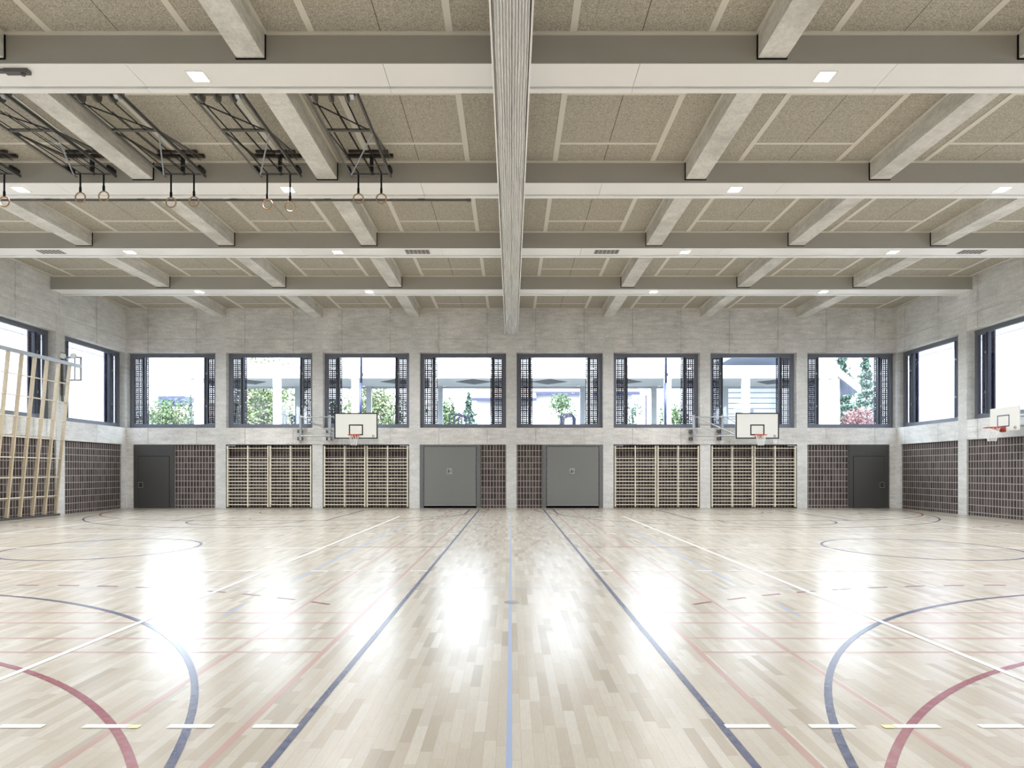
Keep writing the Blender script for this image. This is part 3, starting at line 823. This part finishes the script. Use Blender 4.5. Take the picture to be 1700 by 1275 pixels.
dat = [(-3.09, [(-.25, 330), (.25, 330)]), (-5.08, [(-.25, 339.4), (.25, 342.8)]), (-7.19, [(-.24, 336.3), (.26, 335)]), (-9.16, [(-.25, 328), (.26, 326)]), (-11.27, [(.20, 335)])]
for (x, rg), c in zip(dat, cols):
    side = ['left wooden gymnastic ring on black strap, ring rig ', 'right wooden gymnastic ring on black strap, ring rig '] if len(rg) == 2 else ['wooden gymnastic ring on black strap at the left photo edge, ring rig ']
    rig(x, rg, ['folded dark steel ring rig with straps and drums, ' + c] + [s_+c.split(',')[0] for s_ in side])

# long dark tracks under the beams, left half
o = MB().box(-15.9, -.95, 0, .035, -.045, -.005).box(-1.05, -.95, -.01, .045, -.055, 0)
for k in range(7): o.box(-15.4+2.2*k, -15.25+2.2*k, .0, .035, -.02, .03)
q = o.build('curtain_track', M['dark_steel']); q.location = (0, 14.93, ZB-.025)
tag(q, 'long thin dark track along the third beam behind the gymnastic rings', 'track')
o = MB().box(-15.9, -8.0, 0, .07, -.04, 0).box(-8.1, -7.72, -.015, .085, -.06, 0).cyl((-7.82, .035, -.09), (-7.82, .035, -.02), .035, 12)
q = o.build('curtain_track', M['dark_steel']); q.location = (0, 10.13, ZB-.002)
tag(q, 'short dark sliding track on the nearest beam at the top left corner', 'track')

# ------------------------------------------------------------------ downlights and vents
def downlight(x, i, lab):
    y = BEAM_Y[i]+.34
    r = thing('ceiling_light', lab, 'ceiling light', (x, y, ZB), 0, 'square LED lights in the beams')
    frame_rect2 = MB().box(-.15, .15, -.15, -.125, -.008, 0).box(-.15, .15, .125, .15, -.008, 0).box(-.15, -.125, -.125, .125, -.008, 0).box(.125, .15, -.125, .125, -.008, 0)
    frame_rect2.build('light_frame', M['lamp_frame'], r)
    MB().box(-.125, .125, -.125, .125, -.005, 0).build('diffuser', M['led'], r)
    ld = bpy.data.lights.new('downlight', 'AREA'); ld.shape = 'SQUARE'; ld.size = .24; ld.energy = LAMP_W; ld.color = (.96, .985, 1); ld.spread = math.radians(142)
    lo = bpy.data.objects.new('downlight', ld); COL.objects.link(lo); lo.parent = r; lo.location = (0, 0, -.012)
for i in range(6):  # rows on the last two beams are unseen, added for their light
    for x, nm in ((-11.2, 'outer left'), (-5.1, 'inner left'), (5.1, 'inner right'), (11.2, 'outer right')):
        downlight(x, i, 'square white LED downlight, %s one in the beam %s' % (nm, ordn[i]))
for x, nm in ((-13.5, 'far left'), (-2.75, 'left of the curtain'), (2.79, 'right of the curtain'), (13.5, 'far right')):
    r = thing('ceiling_vent', 'grey slatted air vent in the second beam from the windows, %s' % nm, 'air vent', (x, 18.3+.31, ZB), 0, 'air vents in the second beam')
    MB().box(-.36, .36, -.17, .17, -.003, 0).build('vent_opening', M['dark_gap'], r)
    s = MB()
    for k in range(5): s.box(-.36, .36, -.175+k*.084, -.160+k*.084, -.008, -.002)
    for k in range(7): s.box(-.36+k*.118, -.35+k*.118, -.17, .165, -.007, -.002)
    s.build('louvre', M['clad_white'], r)

# ------------------------------------------------------------------ outside
g = MB().box(-70, 70, YB+.45, 120, 3.0, 3.3).box(-70, -XW-.45, YN-30, YB+.45, 3.0, 3.3).box(XW+.45, 70, YN-30, YB+.45, 3.0, 3.3).box(-XW-.45, XW+.45, YN-30, YN-.45, 3.0, 3.3)
g = g.build('ground', M['asphalt']); tag(g, kind='structure')

def facade(name, mat_col, sx, label):
    r = thing(name, label, 'building', (sx*22, 25, 3.3))
    n = NT(name+'_panels', .7, .3); n.coords()
    ln = n.line(n.y, 1.62, .32, .03)
    n.base(n.mix(ln, mat_col, srgb(100,98,108)))
    MB().box(min(0, sx*.3), max(0, sx*.3), -31, 10.5, 0, 6.5).build('wall', n.m, r)
    MB().box(min(0, -sx*.06), max(0, -sx*.06), -31, 10.5, 4.42, 4.62).build('band', M['gutter_pale'], r)
M['gutter_pale'] = plain('pale_band', srgb(138,140,152), .6, .3)
facade('neighbour_building', srgb(196,195,200), -1, 'white panelled building behind the left side windows')
facade('neighbour_building', srgb(188,184,194), 1, 'pale lilac panelled building behind the right side windows')

# canopy
r = thing('canopy', 'white flat roofed outdoor canopy on square columns behind the windows', 'canopy', (0, 34, 3.3))
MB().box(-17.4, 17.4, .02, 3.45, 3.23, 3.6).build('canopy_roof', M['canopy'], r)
MB().box(-17.4, 17.4, -.1, .02, 3.23, 3.9).build('fascia', M['canopy_front'], r)
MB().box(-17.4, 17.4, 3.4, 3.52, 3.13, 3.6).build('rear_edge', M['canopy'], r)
for k in range(-4, 5):
    x = 4.185*k
    MB().box(x-.17, x+.17, -.12, .22, 0, 3.5).build('column', M['canopy_front'], r)
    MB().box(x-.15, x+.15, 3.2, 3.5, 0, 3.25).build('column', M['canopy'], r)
for k in range(-4, 4):
    x = 4.185*k+2.09
    n0 = MB().flat([(x-1.0, 1.3), (x, .25), (x+1.0, 1.3), (x, 2.35)], 3.215, 3.235)
    n0.build('roof_grille', M['grille'], r)

for x, nm in ((-7.93, 'left of the curtain behind the third window'), (8.1, 'right of the curtain behind the sixth window')):
    r = thing('lamp_mast', 'slim blue-grey mast standing outside, ' + nm, 'mast', (x, 33.4+2.3*0, 3.3))
    xx = 0
    MB().tube([(0,0,0), (0,0,2.9)], .075, 12).build('mast_base', M['mast'], r, smooth=True)
    MB().tube([(0.03,0,2.9), (.03,0,8)], .06, 12).build('mast_tube', M['mast'], r, smooth=True)
    MB().box(.06, .13, -.05, .05, 3.25, 3.42).build('sensor_box', M['black'], r)
r = thing('street_lamp', 'thin street lamp with small glass lantern outside the sixth window', 'street lamp', (8.48, 40, 3.3))
MB().tube([(0,0,0), (0,0,2.95)], .04, 10).build('pole', M['mast'], r)
MB().tube([(0,0,2.95), (0,0,3.02)], [.05, .14], 10).tube([(0,0,3.02), (0,0,3.4)], [.12, .16], 10).tube([(0,0,3.4), (0,0,3.5)], [.2, .03], 10).build('lantern', M['canopy'], r)

first = None
for x, nm in ((-13.1, 'second window'), (-3.15, 'fourth window'), (3.15, 'fifth window')):
    for k, dn in enumerate(('front', 'middle', 'rear')):
        if first is None:
            r = thing('bicycle_stand', 'x', 'bicycle stand', (0,0,0), 0, 'blue-grey tube bicycle stands outside')
            a = []
            for t in range(9): a.append((-.22-.12*math.sin(PI/2*t/8), 0, 1.38+.12*math.cos(PI/2*t/8)))
            a = [(-.34, 0, 0)]+list(reversed(a)); b = [(-p[0], 0, p[2]) for p in reversed(a)]
            MB().tube(a+b, .04, 8).build('hoop', M['mast'], r, smooth=True); first = r
        else: r = copy_tree(first)
        r.location = (x+.16*k, 36+.95*k, 3.3)
        r['label'] = 'blue-grey tube bicycle stand seen through the %s, the %s one of three' % (nm, dn)

def tree(x, y, zt, rad, mat, label, n=1600, cone=False, base=3.3, squash=1.0, leaf=.16, zlow=None, blobs=7):
    r = thing('tree', label, 'tree', (x, y, base))
    H = zt-base
    rnd = random.Random(int(x*97+y*13)); m = MB()
    zl = (zlow-base) if zlow is not None else H*.12
    cs = []
    if not cone:
        for i in range(blobs):
            a = rnd.uniform(0, 2*PI); q = rad*.6*math.sqrt(rnd.random())
            rr = rad*rnd.uniform(.4, .62)
            cs.append((q*math.cos(a), q*math.sin(a), rnd.uniform(zl+rr*.6, H-rr), rr))
        cs.append((0, 0, H-rad*.55, rad*.55))
    for i in range(n):
        if cone:
            t = rnd.random()**.8; zz = H-t*(H-zl); R = rad*(t+.04)*rnd.uniform(.35, 1.05)*(.75+.25*math.sin(zz*9)); a = rnd.uniform(0, 2*PI)
            p = Vector((R*math.cos(a), R*math.sin(a), zz-R*.25))
        else:
            c = rnd.choice(cs); d = Vector((rnd.gauss(0,1), rnd.gauss(0,1), rnd.gauss(0,1))).normalized()
            p = Vector(c[:3])+d*c[3]*rnd.uniform(.65, 1.08)
        nrm = Vector((rnd.gauss(0,1), rnd.gauss(0,1)-.6, rnd.gauss(0,1)+.6)).normalized()
        u = nrm.orthogonal().normalized(); u.rotate(Matrix.Rotation(rnd.uniform(0, 6.3), 3, nrm)); w2 = nrm.cross(u)
        L = leaf*rnd.uniform(.6, 1.3); W_ = L*.5
        k = len(m.v)
        m.v += [tuple(p-u*L*.5), tuple(p+w2*W_*.5), tuple(p+u*L*.5), tuple(p-w2*W_*.5)]; m.f.append((k, k+1, k+2, k+3))
    m.build('foliage', M[mat], r)
    t = MB().tube([(0,0,-.3), (.03,0,H*.5), (0,.02,H*.85)], [.12*min(1, rad/2)+.03, .08*min(1, rad/2)+.02, .02], 8)
    if not cone:
        for c in cs[:5]: t.tube([(0, 0, max(.2, c[2]*.5)), (c[0]*.8, c[1]*.8, c[2])], [.045, .015], 6)
    t.build('trunk', M['bark'], r)
    return r
tree(-23.6, 43, 6.6, 1.9, 'leaf_green', 'green garden shrub outside the first window', 2600, leaf=.2)
tree(-24.0, 47.5, 7.3, .9, 'leaf_conifer', 'pointed conifer outside the first window', 900, cone=True)
tree(-17.6, 45, 9.5, 3.3, 'leaf_blossom', 'large blossoming tree outside the second window', 9000, leaf=.24, zlow=3.4, blobs=16)
tree(-9.9, 46, 8.0, 2.7, 'leaf_blossom', 'dense green and cream tree outside the third window', 7500, leaf=.22, zlow=3.4, blobs=14)
tree(-11.8, 41.5, 6.3, 1.1, 'leaf_green', 'low green tree left of the canopy column in the third window', 1800, leaf=.2)
tree(-4.6, 44, 6.9, 1.3, 'leaf_green', 'light green tree outside the fourth window', 2300, leaf=.2, zlow=3.6, blobs=9)
tree(-2.9, 43, 6.9, 1.1, 'leaf_conifer', 'loose conifer beside the lamp in the fourth window', 900, cone=True, leaf=.26)
tree(3.35, 43, 6.9, 1.15, 'leaf_green', 'small sparse tree in front of the house in the fifth window', 900, leaf=.17, zlow=5.0)
tree(5.3, 44, 5.9, .6, 'leaf_green', 'narrow shrub at the right edge of the fifth window', 500, zlow=4)
tree(8.2, 43, 6.6, 1.0, 'leaf_conifer', 'sparse bush left of the street lamp in the sixth window', 1100, zlow=3.8)
tree(11.0, 44, 6.6, 1.5, 'leaf_green', 'sparse bush right of the mast in the sixth window', 1500, leaf=.2, zlow=3.6)
tree(26.0, 50, 11.6, 2.1, 'leaf_conifer', 'tall pale conifer, left one in the eighth window', 3200, cone=True, leaf=.32)
tree(29.6, 53, 12.0, 1.9, 'leaf_conifer', 'tall pale conifer, right one in the eighth window', 3000, cone=True, leaf=.32)
tree(22.6, 41, 5.7, 1.35, 'leaf_red', 'red leaved maple outside the eighth window', 3600, leaf=.17, zlow=3.5, blobs=10)
tree(22.6, 46.5, 7.0, 1.5, 'leaf_green', 'green tree behind the red maple in the eighth window', 2200, leaf=.2)

# houses
r = thing('house', 'white house with tiled roof and blue-grey gutter behind the fifth window', 'house', (3, 50, 3.3))
MB().box(-1.2, 6.5, 0, 8, 0, 4.3).build('wall', M['render_white'], r)
MB().box(-5.7, -1.2, -1.2, 8, 0, 3.8).build('wing', M['render_white'], r)
MB().poly([(-1.6,4.25), (7,4.25), (7,4.25)], 0, .1) if False else None
mm = MB().hexa([(-1.5,-.5,4.3),(7,-.5,4.3),(7,4,6.3),(-1.5,4,6.3)], [(-1.5,-.5,4.5),(7,-.5,4.5),(7,4,6.5),(-1.5,4,6.5)])
mm.hexa([(-6.1,-1.7,3.7),(-1.1,-1.7,3.7),(-1.1,3.5,5.9),(-5.3,3.5,5.9)], [(-6.1,-1.7,3.9),(-1.1,-1.7,3.9),(-1.1,3.5,6.1),(-5.3,3.5,6.1)])
mm.build('roof', M['roof_tile'], r)
MB().box(-1.5, 7, -.64, -.5, 4.18, 4.4).box(-6.1, -1.1, -1.84, -1.7, 3.6, 3.8).build('gutter', M['gutter'], r)
r = thing('house', 'white building with horizontal siding and small windows behind the seventh window', 'house', (17.5, 43.3, 3.3))
MB().box(-2.9, 1.0, 0, 8, 0, 5.9).build('wall', M['siding'], r)
MB().box(-3.6, 1.05, -5.0, .3, 5.4, 5.7).build('eave', M['soffit'], r)
for x in (-2.0, -1.2):
    q = MB().box(x-.2, x+.2, -.03, .01, 1.9, 2.55).build('window', M['frame'], r)
r = thing('house', 'white building corner with sloping eave in the eighth window', 'house', (19.2, 38, 3.3))
MB().box(-.5, .45, 0, 5, 0, 4.6).build('wall', M['render_white'], r)
MB().hexa([(-.3,-.3,4.35),(1.45,-.3,2.95),(1.45,4,2.95),(-.3,4,4.35)], [(-.3,-.3,4.6),(1.45,-.3,3.2),(1.45,4,3.2),(-.3,4,4.6)]).build('eave', M['soffit'], r)
MB().hexa([(-.3,-.42,4.3),(1.5,-.42,2.86),(1.5,-.3,2.86),(-.3,-.3,4.3)], [(-.3,-.42,4.75),(1.5,-.42,3.3),(1.5,-.3,3.3),(-.3,-.3,4.75)]).build('bargeboard', M['canopy_front'], r)
r = thing('house', 'distant tiled roof house behind shrubs in the first window', 'house', (-28, 54, 3.3))
MB().box(-3, 4, 0, 6, 0, 2.6).build('wall', M['render_white'], r)
MB().hexa([(-3.4,-.5,2.5),(4.4,-.5,2.5),(4.4,3,4.2),(-3.4,3,4.2)], [(-3.4,-.5,2.7),(4.4,-.5,2.7),(4.4,3,4.4),(-3.4,3,4.4)]).build('roof', M['roof_tile'], r)
MB().box(-3.2, -.9, 2, 4, 3.2, 4.9).build('dormer', M['gutter'], r)
